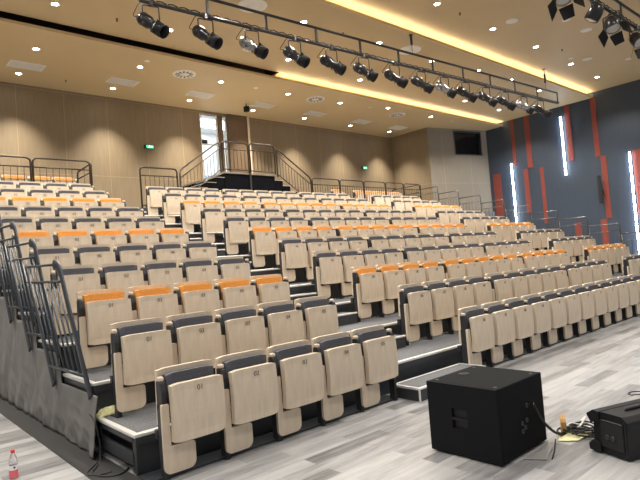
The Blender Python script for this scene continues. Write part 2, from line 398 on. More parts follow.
step_box(2.80,4.14,-.34,.05,0,.147,'low carpeted step box on the plank floor at the aisle foot','aisle foot steps',True)
for d in range(1,11):
    y1=nose(d+1)
    for a,(xa,xb) in enumerate(((2.86,4.00),(11.52,12.58))):
        if a==1 and d==1: pass
        step_box(xa,xb,y1-.31,y1+.012,deck(d)+.001,.163,'half-height step on the %s tier, %s aisle'%(ORD[d],('curtain-side','blue-wall side')[a]),'half steps of the %s aisle'%(('curtain-side','blue-wall side')[a]))

# ------------------------------------------------------------------ side guard panels (curtain side), raked
def side_guard(d):
    y0=1.13+D*(d-2); z0=deck(d)-.09
    t=thing('side_guard_rail','dark raked guard rail at the curtain edge of the %s tier'%ORD[d],'railing',(-.189,y0-.05,z0),'raked guard rails above the curtain')
    flat=(.036,.016)
    # front post: raked, rounding into the top rail
    top=1.245
    fp=rpath([(0,0,0),(0,.70,1.08),(0,.80,top)],.05)
    m=MB(); pts=rpath([(0,0,-.03),(0,.565,.90),(0,.745,top-.02),(0,.93,top)],.22,6)
    m.tube(pts,.03,8,flat=(.016,.056)); m.build('front_post',M['rail'],t)
    MB().tube([(0,.90,top),(-.045,1.86,top+.02)],.015,8).build('top_rail',M['rail'],t)
    MB().tube([(-.0,.68,1.06),(-.045,1.86,1.085)],.014,8).build('mid_rail',M['rail'],t)
    MB().tube([(-.0,.10,.155),(-.045,1.10,.175)],.016,8).build('bottom_rail',M['rail'],t)
    MB().tube([(-.045,1.0,-.02),(-.045,1.88,1.28)],.03,8,flat=(.016,.056)).build('rear_post',M['rail'],t)
    bal=MB().tube([(0,.10,.155),(0,.685,1.06)],.010,6).mesh('baluster',M['rail'])
    for k in range(1,7): link('baluster',bal,t,(-.006*k,k*.143,.003*k))
for d in range(2,8): side_guard(d)

# ------------------------------------------------------------------ framed rails
def balusters(t,mt,xs,a,b,r=.008):
    """a(x)->bottom point, b(x)->top point"""
    for x in xs: MB().tube([a(x),b(x)],r,5).build('baluster',mt,t)
def frame_rail(p0,p1,h,label,group,mt,rail_drop=.22,slope=0.,spacing=.13,foot=.10,legdrop=0.0):
    """frame standing from p0 to p1 (same height unless slope)"""
    p0=Vector(p0); p1=Vector(p1); v=p1-p0; t=thing('guard_rail',label,'railing',p0,group)
    up=Vector((0,0,h)); q=v
    MB().tube(rpath([(0,0,-legdrop),up,v+up,v-Vector((0,0,legdrop))],.12,6),.024,8).build('frame',mt,t)
    MB().tube([Vector((0,0,h-rail_drop)),v+Vector((0,0,h-rail_drop))],.016,6).build('mid_rail',mt,t)
    MB().tube([Vector((0,0,foot)),v+Vector((0,0,foot))],.016,6).build('bottom_rail',mt,t)
    n=max(2,int(v.length/spacing)); me=MB().tube([Vector((0,0,foot)),Vector((0,0,h-rail_drop))],.008,5).mesh('baluster',mt)
    for k in range(1,n): link('baluster',me,t,v*(k/n))
    return t
YR=9.62
g='gallery guard rails'
for i,(a,b) in enumerate(((-1.15,.17),(.22,1.49),(1.54,2.84))):
    frame_rail((a,YR,ZM),(b,YR,ZM),1.19,'bronze gallery rail above the curtain-side block, %s panel from the aisle'%ORD[3-i],g,M['bronze'])
t=thing('handrail','short bronze handrail turning back to the wall beside the aisle','railing',(2.87,YR,ZM))
MB().tube(rpath([(0,0,0),(0,0,1.14),(0,1.05,1.10),(0,1.05,.72)],.08),.024,8).build('frame',M['bronze'],t); MB().tube([(0,0,.92),(0,1.05,.92)],.018,6).build('mid_rail',M['bronze'],t)
MB().tube([(0,1.05,.75),(0,1.05,0)],.02,6).build('post',M['bronze'],t)
frame_rail((4.14,YR,ZM),(5.21,YR,ZM),1.13,'low bronze gallery rail beside the foot of the stair to the doorway',g,M['bronze'])
# platform and stairs
ZP=4.56
pl=thing('landing_platform','black-fronted landing platform below the bright doorway','platform',(7.75,YR+.1,ZM))
MB().box(-.93,.95,.0,2.75,0,ZP-ZM-.05).build('body',mat('black_carpet',(.008,.009,.012),.95,spec=.05),pl)
MB().box(-.95,.97,-.03,2.75,ZP-ZM-.05,ZP-ZM).build('edge_board',mat('grey_edge',(.42,.38,.33),.5),pl)
MB().box(-.05,-.0,-.06,-.02,0,ZP-ZM+.03).build('front_post',M['steelrail'],pl)
blk=bpy.data.materials['black_carpet']; gr=bpy.data.materials['grey_edge']
def side_stair(x,sgn,label):
    t=thing('side_stair',label,'stairs',(x,YR+.1,ZM),'stairs up to the landing')
    h=ZP-ZM; n=7; rise=h/n; run=.30
    for k in range(1,n):
        zz=h-rise*k; xa,xb=sorted((sgn*(k-1)*run,sgn*k*run))
        MB().box(xa,xb,.0,1.2,0,zz-.02).build('step_body',blk,t)
        MB().box(xa-.01,xb+.01,-.015,1.2,zz-.02,zz).build('tread',gr,t)
side_stair(6.80,-1,'flight of dark steps rising to the landing beside the doorway')
side_stair(8.72,1,'flight of dark steps descending from the landing away from the doorway')
g2='rails of the landing and its stairs'
def stair_rail(xa,za,xb,zb,label,mt,h=.95,yy=YR):
    """xa,za low end floor; xb,zb high end floor"""
    t=thing('stair_rail',label,'railing',(xa,yy,za),g2); v=Vector((xb-xa,0,zb-za))
    MB().tube(rpath([(0,0,0),(0,0,h),v+Vector((0,0,h)),v],.12,6),.024,8).build('frame',mt,t)
    MB().tube([Vector((0,0,h-.22)),v+Vector((0,0,h-.22))],.016,6).build('mid_rail',mt,t)
    MB().tube([Vector((0,0,.1)),v+Vector((0,0,.1))],.018,6).build('bottom_rail',mt,t)
    n=12; me=MB().tube([(0,0,.1),(0,0,h-.22)],.008,5).mesh('baluster',mt)
    for k in range(1,n): link('baluster',me,t,v*(k/n))
stair_rail(5.30,3.55,6.64,4.50,'sloping steel stair rail crossing in front of the bright doorway',M['steelrail'])
stair_rail(10.16,3.55,8.76,4.47,'sloping bronze stair rail against the tan wall',M['bronze'])
frame_rail((6.72,YR,ZP),(7.66,YR,ZP),.90,'landing rail panel in front of the bright doorway',g2,M['bronze'],foot=.06)
frame_rail((7.72,YR,ZP),(8.68,YR,ZP),.93,'landing rail panel beside the sloping bronze stair rail',g2,M['bronze'],foot=.06)
for i,(a,b) in enumerate(((10.22,11.5),(11.54,12.74),(12.78,13.96),(14.0,15.05),(15.1,16.1))):
    frame_rail((a,YR,ZM),(b,YR,ZM),1.12,'bronze gallery rail between stair and beige wall, %s panel from the stair'%ORD[i+1],g,M['bronze'],spacing=.11)
# rails along the blue-wall side of the tiers
for d in range(2,11):
    y=nose(d)-.07; z=deck(d)
    t=thing('side_rail','grey side rail towards the blue wall on the %s tier'%ORD[d],'railing',(15.62,y,z),'grey rails along the blue-wall side')
    MB().tube(rpath([(0,0,-.05),(0,0,1.14),(0,.92,1.14)],.09,5),.017,8).build('frame',M['steelrail'],t)
    MB().tube([(0,0,.92),(0,.92,.92)],.012,6).build('mid_rail',M['steelrail'],t)
    MB().tube([(0,.88,1.14),(0,.88,0)],.012,6).build('post',M['steelrail'],t)
    me=MB().tube([(0,0,0),(0,0,.92)],.006,5).mesh('baluster',M['steelrail'])
    for k in range(1,7): link('baluster',me,t,(0,k*.125,0))
t=thing('handrail','bronze handrail frame at the end of the gallery rails by the return wall','railing',(16.15,YR,ZM))
MB().tube(rpath([(0,0,0),(0,0,1.12),(0,1.5,1.12),(0,1.5,0)],.1),.024,8).build('frame',M['bronze'],t); MB().tube([(0,0,.8),(0,1.5,.8)],.018,6).build('mid_rail',M['bronze'],t)

# ------------------------------------------------------------------ curtain
def curtain():
    m=MB(); ny=260; nz=26; ya,yb=.93,9.4; vs=[]
    def top(y):
        d=max(2,int((y-.19)/D)+1); return deck(d)-.09
    import mathutils.noise as N
    for i in range(ny+1):
        y=ya+(yb-ya)*i/ny; zt=top(y)
        for j in range(nz+1):
            f=j/nz; z=.012+(zt-.012)*f
            w=(1-f)*.8+.2
            n1=N.noise(Vector((y*1.7,z*1.1,0)))*.035+N.noise(Vector((y*4.5+z*2.2,z*1.6,3)))*.03+abs(N.noise(Vector((y*5-z*4,z*5,8))))*.035+N.noise(Vector((y*13,z*9,2)))*.008
            x=-.176-.040*(1-f**2)+n1*w*min(1,(1-f)*5)
            x=min(x,-.172)
            vs.append((x,y,z))
    F=[(i*(nz+1)+j,(i+1)*(nz+1)+j,(i+1)*(nz+1)+j+1,i*(nz+1)+j+1) for i in range(ny) for j in range(nz)]
    m.add(vs,F,True)
    o=m.build('skirt_curtain',M['curtain']); s=o.modifiers.new('thick','SOLIDIFY'); s.thickness=.006
    tag(o,'wrinkled grey fabric curtain hanging along the open side of the tiers','curtain')
curtain()
tag(MB().box(-.42,-.15,-.25,9.3,0,.006).build('rubber_floor_strip',M['rubber']),'black rubber strip on the floor along the grey curtain','floor strip')
tag(MB().box(-.15,2.78,-.04,.17,0,.02).build('base_rail',M['dark']),'dark base rail on the floor under the first row of the curtain-side block','base rail')
tag(MB().box(4.16,XR,-.04,.17,0,.02).build('base_rail',M['dark']),'dark base rail on the floor under the first row of the centre block','base rail')

# ------------------------------------------------------------------ ceiling fittings
lights=[]
def downlight(x,y,z,w,where,power=1.,size=None,blend=.5,spot=True,off=False):
    t=thing('downlight',w,'ceiling light',(x,y,z),where)
    MB().lathe([(.062,0),(.098,-.001),(.10,-.006),(.088,-.010),(.07,-.006),(.062,0)],24).build('trim_ring',M['white'],t)
    MB().lathe([(0.0001,-.003),(.066,-.003)],20,smooth=False).build('lens',M['downlight'] if not off else M['lampglass'],t)
    if not off:
        L=bpy.data.lights.new('downlight_lamp','SPOT'); L.energy=power; L.spot_size=size or math.radians(120); L.spot_blend=blend; L.color=(1,.925,.81); L.shadow_soft_size=.06
        o=bpy.data.objects.new('lamp',L); C.objects.link(o); o.parent=t; o.location=(0,0,-.03)
PW=300
gx=[-.8,1.82,4.35,6.88,9.42,11.85,14.4,16.9]
for x,y,zz in ((-.8,11.66,ZC),(-3.3,11.66,ZC),(-.8,9.7,ZC),(-3.3,9.7,ZC),(-1,7.6,ZB),(-3.5,7.6,ZB),(-1,5.5,ZB),(1.6,5.5,ZB),(4.2,5.5,ZB),(-3.5,5.5,ZB)):  # unseen downlights added to brighten floor, ceiling and wall on the curtain side
    downlight(x,y,zz,'recessed downlight added out of view to brighten the curtain side','unseen added downlights on the curtain side',PW*1.3,math.radians(130))
for i,x in enumerate(gx[1:]):
    downlight(x,11.66,ZC,'recessed downlight close to the tan back wall, %s along from the curtain side'%ORD[i+1],'downlights close to the back wall',PW*3.4,math.radians(86),1.)
for i,x in enumerate([1.79,4.35,6.87,9.41,11.74,13.9,16.6]):
    y=[9.77,9.67,9.64,9.58,9.50,9.1,9.1][i]
    downlight(x,y,ZC,'recessed downlight between ceiling step and vents, %s along from the curtain side'%ORD[i+1],'downlights in front of the ceiling vents',PW,math.radians(125))
for i,x in enumerate([1.66,4.22,7.9,11.05,14.3,16.61,19.23]):
    y=[7.67,7.57,7.6,7.79,7.44,7.45,7.49][i]
    downlight(x,y,ZB,'recessed downlight in the middle ceiling band above the truss, %s of the gallery-side line'%ORD[i+1],'downlights of the middle ceiling band',PW*1.6,math.radians(130))
for i,(x,y) in enumerate([(6.74,5.51),(9.34,5.39),(11.82,5.46),(13.96,5.2),(15.9,5.1),(18.2,5.2)]):
    downlight(x,y,ZB,'recessed downlight near the bright ceiling step, %s of the stage-side line'%ORD[i+1],'downlights of the middle ceiling band, stage side',PW*1.7,math.radians(130))
for i,(x,y) in enumerate([(9.25,3.36),(11.87,3.39),(14.32,3.37),(16.98,3.45),(19.41,3.54)]):
    downlight(x,y,ZA,'recessed downlight in the front ceiling band, %s along towards the blue wall'%ORD[i+1],'downlights of the front ceiling band',PW,math.radians(130))
# the same grid continued unseen over the stage floor, added as fill light
k=0
for yy in (3.4,.9,-1.7,-4.3):
    for x in (-6,-3.2,-.6,2,4.5,7,9.5,12,14.5,17):
        if yy==3.4 and x>7.5: continue
        if yy==.9 and x>9.6: continue
        k+=1
        t=thing('downlight','unseen fill downlight over the stage floor','ceiling light',(x,yy,ZA),'unseen fill downlights over the stage floor')
        MB().lathe([(.0001,-.003),(.09,-.003)],12).build('lens',M['downlight'],t)
        L=bpy.data.lights.new('downlight_lamp','SPOT'); L.energy=PW*.62; L.spot_size=math.radians(140); L.spot_blend=.5; L.color=(1,.97,.92); L.shadow_soft_size=.08
        o=bpy.data.objects.new('lamp',L); C.objects.link(o); o.parent=t; o.location=(0,0,-.03)
# light panel added to make the corridor bright
t=thing('corridor_fill_panel','white light panel added on the corridor ceiling to brighten it','ceiling light',(8.8,14.2,7.4))
MB().box(-1.6,1.6,-.5,.5,-.03,0).build('diffuser',emit('panel_white',(.9,.97,1),26),t)
# vents
def vent(x,y,i):
    t=thing('air_vent','white slatted ceiling vent, %s along from the curtain side'%ORD[i],'vent',(x,y,ZC),'ceiling vents')
    m=MB(); w,l=.42,.24
    m.box(-w,w,-l,-l+.04,-.012,0).box(-w,w,l-.04,l,-.012,0).box(-w,-w+.04,-l+.04,l-.04,-.012,0).box(w-.04,w,-l+.04,l-.04,-.012,0).build('frame',M['white'],t)
    s=MB()
    for k in range(9): s.box(-w+.04,w-.04,-l+.055+k*.043,-l+.075+k*.043,-.010,-.002)
    s.build('slats',M['white'],t); MB().box(-w+.04,w-.04,-l+.04,l-.04,-.002,0).build('backing',mat('vent_shadow',(.25,.22,.17),.8) if i==1 else bpy.data.materials['vent_shadow'],t)
for i,x in enumerate([1.85,4.38,6.9,9.37,11.82,14.37,16.7]): vent(x,10.97,i+1)
for i,x in enumerate([5.62,10.63,15.0]):
    t=thing('round_diffuser','round slotted ceiling diffuser in the rear ceiling band, %s along from the curtain side'%ORD[i+1],'diffuser',(x,9.58,ZC),'round ceiling diffusers')
    MB().lathe([(.0001,-.02),(.10,-.02),(.11,-.008),(.19,-.010),(.30,-.018),(.33,-.006),(.335,0)],32).build('disc',M['white'],t)
    m=MB()
    for k in range(12):
        a=2*PI*k/12; m.add([Vector((math.cos(a+da)*r,math.sin(a+da)*r,-.0165)) for r,da in ((.13,-.16),(.26,-.12),(.26,.12),(.13,.16))],[(0,1,2,3)])
    m.build('slots',M['black'],t)
for i,(x,y) in enumerate([(8.02,5.45-.6),(10.4,5.05)]):
    pass
t=thing('round_diffuser','round slotted ceiling diffuser above the stage-light truss beside its steel cable','diffuser',(10.51,5.26,ZB),'round ceiling diffusers')
MB().lathe([(.0001,-.02),(.10,-.02),(.11,-.008),(.19,-.010),(.30,-.018),(.33,-.006),(.335,0)],32).build('disc',M['white'],t)
t=thing('round_diffuser','round slotted ceiling diffuser above the near end of the stage-light truss','diffuser',(5.22,5.5,ZB),'round ceiling diffusers')
MB().lathe([(.0001,-.02),(.10,-.02),(.11,-.008),(.19,-.010),(.30,-.018),(.33,-.006),(.335,0)],32).build('disc',M['white'],t)
for i,(x,y,z,r) in enumerate([(4.34,9.18,ZC,.07),(8.12,9.59,ZC,.07),(13.16,9.35,ZC,.07),(6.5,7.6,ZB,.14),(11.87,2.81,ZA,.17),(13.18,1.93,ZA,.11),(14.42,1.9,ZA,.16),(17.0,2.92,ZA,.16),(16.4,3.2,ZA,.08),(18.38,2.12,ZA,.10),(18.11,9.12,ZC,.07)]):
    o=MB().lathe([(.0001,-.012),(r*.8,-.012),(r,-.004),(r,0)],24).build('ceiling_disc',M['white'],None,(x,y,z))
    tag(o,'small cream ceiling disc, %s counted from the gallery towards the stage'%ORD[i+1],'ceiling disc','small ceiling discs')
for i,(x,y,z) in enumerate([(2.97,7.66,ZB),(8.02,5.45,ZB),(10.18,3.33,ZA),(3.0,11.6,ZC),(15.3,3.0,ZA)]):
    o=MB().lathe([(.0001,-.06),(.02,-.06),(.022,-.045),(.008,-.04),(.012,-.01),(.03,-.006),(.03,0)],12).build('sprinkler',M['bronze'],None,(x,y,z))
    tag(o,'tiny dark sprinkler head, %s counted from the curtain side'%ORD[[2,3,4,1,5][i]],'sprinkler','sprinkler heads')
# security camera
t=thing('ceiling_speaker','small black box speaker hanging from the ceiling near the doorway','speaker',(8.75,11.1,ZC))
MB().tube([(0,0,0),(0,0,-.1)],.02).build('bracket',M['black'],t); MB().box(-.08,.08,-.09,.08,-.29,-.10,.02).build('cabinet',M['plast'],t)

# ------------------------------------------------------------------ lighting trusses
TA=Vector((2.3,4.95,0)); TB=Vector((17.35,4.18,0))
def truss(a,b,z,gap,label,n):
    t=thing('lighting_truss',label,'truss',(a.x,a.y,z)); v=b-a
    MB().tube([(0,0,0),v],.035,8).build('lower_bar',M['black'],t)
    MB().tube([(0,0,gap),v+Vector((0,0,gap))],.03,8).build('upper_bar',M['black'],t)
    me=MB().box(-.03,.03,-.012,.012,0,gap).mesh('strut',M['black'])
    for k in range(n+1): link('strut',me,t,v*(k/n))
    cb=MB()
    for k in range(0,n*6):
        p=v*((k+.3)/(n*6)); cb.tube([p+Vector((0,-.03,.035)),p+v*(.4/(n*6))+Vector((0,-.04,.05)),p+v*(.9/(n*6))+Vector((0,-.03,.03))],.012,5)
    cb.build('cable_run',M['rubber'],t)
    return v
tv=truss(TA,TB,6.6,.38,'long black ladder truss carrying a line of profile spotlights',11)
def aim(dirv):
    d=Vector(dirv).normalized(); return d.to_track_quat('Z','Y').to_matrix().to_4x4()
def spotlight(x,label,dirv,i):
    f=(x-TA.x)/(TB.x-TA.x); p=TA+tv*f; t=thing('stage_spotlight',label,'stage light',(p.x,p.y,6.6),'profile spotlights on the long truss')
    R=aim(dirv); c=Vector((0,0,-.40)); 
    T=Matrix.Translation(c)@R@Matrix.Scale(1.05,4)
    MB().lathe([(.0001,-.30),(.07,-.30),(.10,-.27),(.115,-.20),(.115,-.05),(.085,.0),(.085,.16)],18).lathe([(.118,-.22),(.122,-.22),(.122,-.20),(.118,-.20)],18).xf(T).build('barrel',M['body_glint'] if i in (2,8,12) else M['bodym'],t)
    MB().lathe([(.085,.10),(.112,.12),(.118,.15),(.120,.31),(.112,.31),(.108,.16),(.085,.13)],18).box(-.122,.122,-.122,.122,.145,.165,.004).xf(T).build('lens_hood',M['plast'],t)
    MB().lathe([(.0001,.185),(.105,.172)],18).xf(T).build('lens',M['darklens'],t)
    side=R.to_3x3()@Vector((1,0,0)); side=Vector((side.x,side.y,0)).normalized()
    side=Vector((.98,-.2,0)); a=c+side*.15; b=c-side*.15
    MB().tube(rpath([a,a+Vector((0,0,.34)),b+Vector((0,0,.34)),b],.03,3),.013,6).build('yoke',M['black'],t)
    MB().box(-.03,.03,-.045,.045,-.06,.05,.008).build('clamp',M['steelrail'],t)
    MB().tube([c+side*.13,c+side*.17],.025,8).tube([c-side*.13,c-side*.17],.025,8).build('knob',M['black'],t)
    MB().tube([T@Vector((0,0,-.03)),T@Vector((0,-.0,-.03))+Vector((0,0,-.15))],.012,6).build('shutter_handle',M['black'],t)
    tail=T@Vector((0,0,-.29)); MB().tube(rpath([tail,tail+Vector((-.12,.05,.0)),Vector((-.22,0,-.05)),Vector((-.12,0,0))],.06,4),.008,5).build('cable',M['rubber'],t)
M['bodym']=mat('lamp_body_metal',(.035,.035,.037),.28,metal=.6)
M['body_glint']=mat('lamp_body_painted_glint',(.3,.3,.31),.25,metal=.8)  # silver highlights of some barrels put into a brighter metal colour
xs=[2.50,3.60,4.66,5.76,6.82,7.86,8.95,9.98,10.98,11.95,12.98,14.0,15.1,16.15]
for i,x in enumerate(xs):
    jx=random.uniform(-.06,.06)
    spotlight(x,'black profile spotlight hung from the long truss, %s from its curtain-side end'%ORD[i+1],(.40+jx,-.60,-.56),i)
def hoist(x,z1,y,zt,label):
    t=thing('hoist_cable',label,'cable',(x,y,z1),'steel hoist cables')
    MB().tube([(0,0,0),(0,0,zt-z1)],.008,6).build('wire',M['steelrail'],t); MB().lathe([(.0001,.25),(.03,.25),(.035,.3),(.035,.52),(.03,.57),(.0001,.57)],10).build('turnbuckle',M['black'],t)
    MB().lathe([(.0001,0),(.06,0),(.06,.01)],12,c=(0,0,zt-z1-.01)).build('ceiling_plate',M['black'],t)
hoist(9.70,6.98,4.57,ZB+.0,'steel hoist cable with turnbuckle holding the long truss near its middle')
hoist(16.6,6.98,4.22,ZA,'steel hoist cable with turnbuckle holding the long truss near the blue wall')
# second truss with fresnels
U0=Vector((6.4,.10,0)); U1=Vector((14.2,.05,0))
uv=truss(U0,U1,6.62,.36,'shorter black ladder truss with barn-door fresnel lights over the stage',6)
def fresnel(x,label,dirv,doors=True,spin=0.):
    f=(x-U0.x)/(U1.x-U0.x); p=U0+uv*f; t=thing('fresnel_light',label,'stage light',(p.x,p.y,6.62),'fresnel lights on the shorter truss')
    R=aim(dirv)@Matrix.Rotation(spin,4,'Z'); c=Vector((0,0,-.30)); T=Matrix.Translation(c)@R
    MB().lathe([(.0001,-.20),(.09,-.20),(.13,-.15),(.15,-.05),(.15,.12),(.14,.13)],20).xf(T).build('housing',M['bodym'],t)
    MB().lathe([(.0001,.125),(.05,.135),(.10,.13),(.14,.11)],20).xf(T).build('lens',M['lampglass'],t)
    MB().tube(rpath([T@Vector((.17,0,0)),T@Vector((.17,0,0))+Vector((0,0,.24)),T@Vector((-.17,0,0))+Vector((0,0,.24)),T@Vector((-.17,0,0))],.03,3),.014,6).build('yoke',M['black'],t)
    MB().box(-.03,.03,-.045,.045,-.06,.05,.008).build('clamp',M['steelrail'],t)
    if doors:
        for k in range(4):
            Rk=T@Matrix.Rotation(PI/2*k,4,'Z')@Matrix.Translation((0,.15,.14))@Matrix.Rotation(math.radians(-38),4,'X')
            w0,w1=(.15,.20) if k%2 else (.13,.10)
            m=MB().prism([(-w0,0),(w0,0),(w1,.24),(-w1,.24)],-.002,.002,'y'); m.xf(Rk).build('barn_door',M['plast'],t)
fresnel(8.55,'large fresnel with open barn doors at the near end of the shorter truss',(-.35,-.30,-.85),spin=.4)
fresnel(10.0,'round black lamp without doors on the shorter truss',(-.1,.5,-.75),doors=False)
fresnel(10.95,'fresnel with open barn doors further along the shorter truss',(-.35,-.25,-.8),spin=.5)
fresnel(12.5,'fresnel with open barn doors at the far end of the shorter truss',(-.3,-.5,-.7),spin=.3)

# ------------------------------------------------------------------ wall fittings
for i,(y,z0,z1,w) in enumerate([(8.29,2.5,5.5,'gallery-most of the three'),(5.855,4.5,7.05,'middle and highest of the three'),(3.33,.5,5.0,'longest, stage-most of the three')]):
    t=thing('wall_light_bar','tall white glowing light bar on the blue wall, '+w,'wall light',(XW-.03,y,z0),'vertical light bars')
    MB().box(-.02,.03,-.035,.035,0,z1-z0,.008).build('housing',M['steelrail'],t); MB().tube([(-.04,0,.02),(-.04,0,z1-z0-.02)],.034,10).build('diffuser',M['led'],t)
t=thing('column_speaker','slim black column speaker mounted on the blue wall over red strips','speaker',(XW-.25,4.48,3.13))
MB().box(-.06,.05,-.06,.06,0,1.12,.015).build('cabinet',M['rubber'],t); MB().box(.06,.25,-.04,.04,.35,.55).build('bracket',M['black'],t); MB().box(-.064,-.06,-.05,.05,.03,1.09).build('grille',M['rubber'],t)
t=thing('wall_speaker','small black wall speaker beside the longest light bar','speaker',(XW-.1,2.95,3.55))
MB().box(-.08,.1,-.12,.12,0,.3,.02).build('cabinet',M['plast'],t)
def exit_sign(x,z,flip,label):
    t=thing('exit_sign',label,'sign',(x,YB-.05,z),'green exit signs'); t.scale=(.8,1,.68)
    MB().box(-.20,.20,0,.05,-.085,.085,.01).build('case',M['black'],t); MB().box(-.12 if flip else -.18,.18 if flip else .12,-.006,0,-.07,.07).build('panel',M['exit_green'],t)
    m=MB(); s=1
    # running figure, arrow
    m.prism([(-.03,.02),(-.01,.03),(.03,.03),(.05,.0),(.04,-.005),(.022,.013),(.012,-.01),(.035,-.03),(.03,-.06),(.018,-.06),(.02,-.035),(-.008,-.018),(-.03,-.045),(-.06,-.045),(-.06,-.033),(-.036,-.033),(-.012,.0),(-.008,.016),(-.03,.008)],-.010,-.006,'y')
    m.prism([(.01+.016*math.cos(a*PI/4),.05+.012*math.sin(a*PI/4)) for a in range(8)],-.010,-.006,'y')
    m.prism([(.075,.012),(.11,.012),(.11,.032),(.15,0),(.11,-.032),(.11,-.012),(.075,-.012)],-.010,-.006,'y')
    m.build('pictogram',M['exit_white'],t)
exit_sign(5.74,5.82,True,'small green running-figure exit sign between curtain side and doorway')
exit_sign(15.92,5.73,True,'small green running-figure exit sign near the return wall corner')
t=thing('hanging_sign','dark panel hanging in the bright corridor behind the doorway','sign',(8.45,13.9,6.55))
MB().box(-.45,.3,-.05,.05,-.1,.1,.01).build('case',M['black'],t); MB().tube([(-.1,0,.1),(-.1,0,.85)],.015).build('rod',M['black'],t)

# ------------------------------------------------------------------ loose things on the floor
# subwoofer
sx0,sx1,sy0,sy1,sh=1.703,2.410,-1.945,-1.314,.562
t=thing('subwoofer','large black subwoofer cabinet standing on the plank floor in front of the aisle','speaker',(sx0,sy0,0)); W=sx1-sx0; Dp=sy1-sy0
hy=(-1.610)-sy0
cab=MB(); b=.012
cab.box(.03,W,0,Dp,.012,sh,.006)
cab.box(0,.03,0,Dp,.012,.22).box(0,.03,0,Dp,.375,sh).box(0,.03,0,hy-.07,.22,.375).box(0,.03,hy+.07,Dp,.22,.375)
cab.build('cabinet',M['subcoat'],t)
MB().box(.001,.03,hy-.07,hy+.07,.287,.303).build('grip_bar',M['plast'],t)
MB().box(.0295,.033,hy-.07,hy+.07,.22,.375).build('handle_recess',M['rubber'],t)
fm=MB()
for x in (.06,W-.06):
    for y in (.06,Dp-.06): fm.lathe([(.0001,0),(.022,0),(.022,.013)],10,c=(x,y,0))
fm.build('foot',M['rubber'],t)
MB().lathe([(.048,0),(.050,.003),(.030,.004),(.018,.001),(.018,-.0),(.0001,.0005)],24,c=(.36,.505,sh)).build('pole_socket',M['rubber'],t)
cm=MB()
for x,y in ((.08,.05),(.08,Dp-.05),(W-.08,.05),(W-.08,Dp-.05)): cm.lathe([(.0001,.0015),(.014,.0015),(.016,0)],12,c=(x,y,sh))
cm.build('screw',M['black'],t)
pn=MB().box(.27,.50,.001,.013,.13,.44).build('connector_panel',M['rubber'],t)
for (x,z) in ((.33,.24),(.40,.25),(.37,.20),(.42,.36),(.33,.18)):
    MB().lathe([(.018,0),(.018,-.008),(.010,-.008),(.010,0)],12,c=(0,0,0),M=Matrix.Rotation(PI/2,4,'X').inverted()).build('socket',M['dark'],pn,(x,-.001,z))
MB().lathe([(.006,0),(.012,.01),(.014,.06)],8,M=Matrix.Rotation(PI/2,4,'X')).build('plug',M['chrome'],pn,(.43,.0,.38))
# stage monitor
ux=Vector((.34,.94)).normalized(); uy=Vector((ux.y,-ux.x))
ang=math.atan2(uy.y,uy.x)
t=thing('stage_monitor','black moulded stage speaker lying on the floor at the frame edge beyond the cable tangle','speaker',(2.31,-2.60,0)); t.rotation_euler=(0,0,ang); t.scale=(1,.74,.94)
# local x runs along uy (into the right), local y along ux
h=.335
MB().prism(rpoly([(0,.012),(.36,.012),(.40,.10),(.385,.26),(.30,h),(.05,h),(-.02,.29)],[.02,.02,.03,.04,.04,.04,.03]),.0,.66,'x').build('cabinet',M['plast'],t)
MB().prism(rpoly([(.30,.012),(.44,.012),(.445,.06),(.39,.10),(.30,.08)],.012),-.02,.60,'x').build('lower_flange',M['plast'],t)
MB().prism(rpoly([(.30,.26),(.40,.235),(.45,.30),(.36,h+.01),(.30,h)],.012),-.02,.60,'x').build('upper_flange',M['plast'],t)
MB().box(-.012,.001,.04,.30,.06,.28,.01).build('end_recess',M['rubber'],t)
MB().tube(rpath([(.16,.17,h-.01),(.16,.17,h+.010),(.42,.17,h+.010),(.42,.17,h-.01)],.02,4),.014,8).build('handle',M['rubber'],t)
for q in (.15,.21): MB().lathe([(.022,0),(.022,.012),(.012,.012),(.0001,.004)],12,M=Matrix.Rotation(-PI/2,4,'Y')).build('socket',M['dark'],t,(-.012,q,.15))
MB().box(-.004,.0,.02,.024,.03,.30).build('painted_edge_highlight',M['steelrail'],t)  # thin pale strip standing in for a highlight along the cabinet edge
# cables
cabm=M['rubber']
def cable(pts,r,label,grp=None,m=None,it=10):
    # Catmull-Rom through the points
    P_=[Vector(p) for p in pts]; Q=[P_[0]]+P_+[P_[-1]]; out=[]
    for i in range(1,len(Q)-2):
        for k in range(it):
            f=k/it; a,b_,c,d=Q[i-1],Q[i],Q[i+1],Q[i+2]
            out.append(.5*((2*b_)+(c-a)*f+(2*a-5*b_+4*c-d)*f*f+(3*b_-a-3*c+d)*f**3))
    out.append(P_[-1]); return tag(MB().tube(out,r,6).build('cable',m or cabm),label,'cable',grp)
cable([(2.13,-1.955,.38),(2.16,-1.985,.36),(2.24,-1.99,.24),(2.36,-1.985,.14),(2.48,-1.985,.06),(2.60,-2.0,.012),(2.68,-2.02,.012)],.012,'thick black cable running from the subwoofer panel down to the floor')
random.seed(4)
def tangle(c,r,n,seed,zz=.05):
    random.seed(seed); pts=[]
    for k in range(n): pts.append((c[0]+random.uniform(-r,r)*1.2,c[1]+random.uniform(-r,r),random.uniform(.008,zz)))
    return pts
cable(tangle((2.74,-2.08),.14,14,3,.08),.008,'black cable loops heaped between subwoofer and stage monitor','cable heap')
cable(tangle((2.72,-2.13),.12,12,8,.09),.007,'thin black cable tangle on top of the yellow paper','cable heap')
cable(tangle((2.80,-2.10),.12,10,5,.09),.008,'white cable woven through the heap by the stage monitor','cable heap',M['white'])
cable([(2.9,-2.1,.02),(2.75,-2.25,.01),(2.55,-2.32,.01),(2.42,-2.30,.05)],.009,'black cable leading from the heap to the stage monitor')
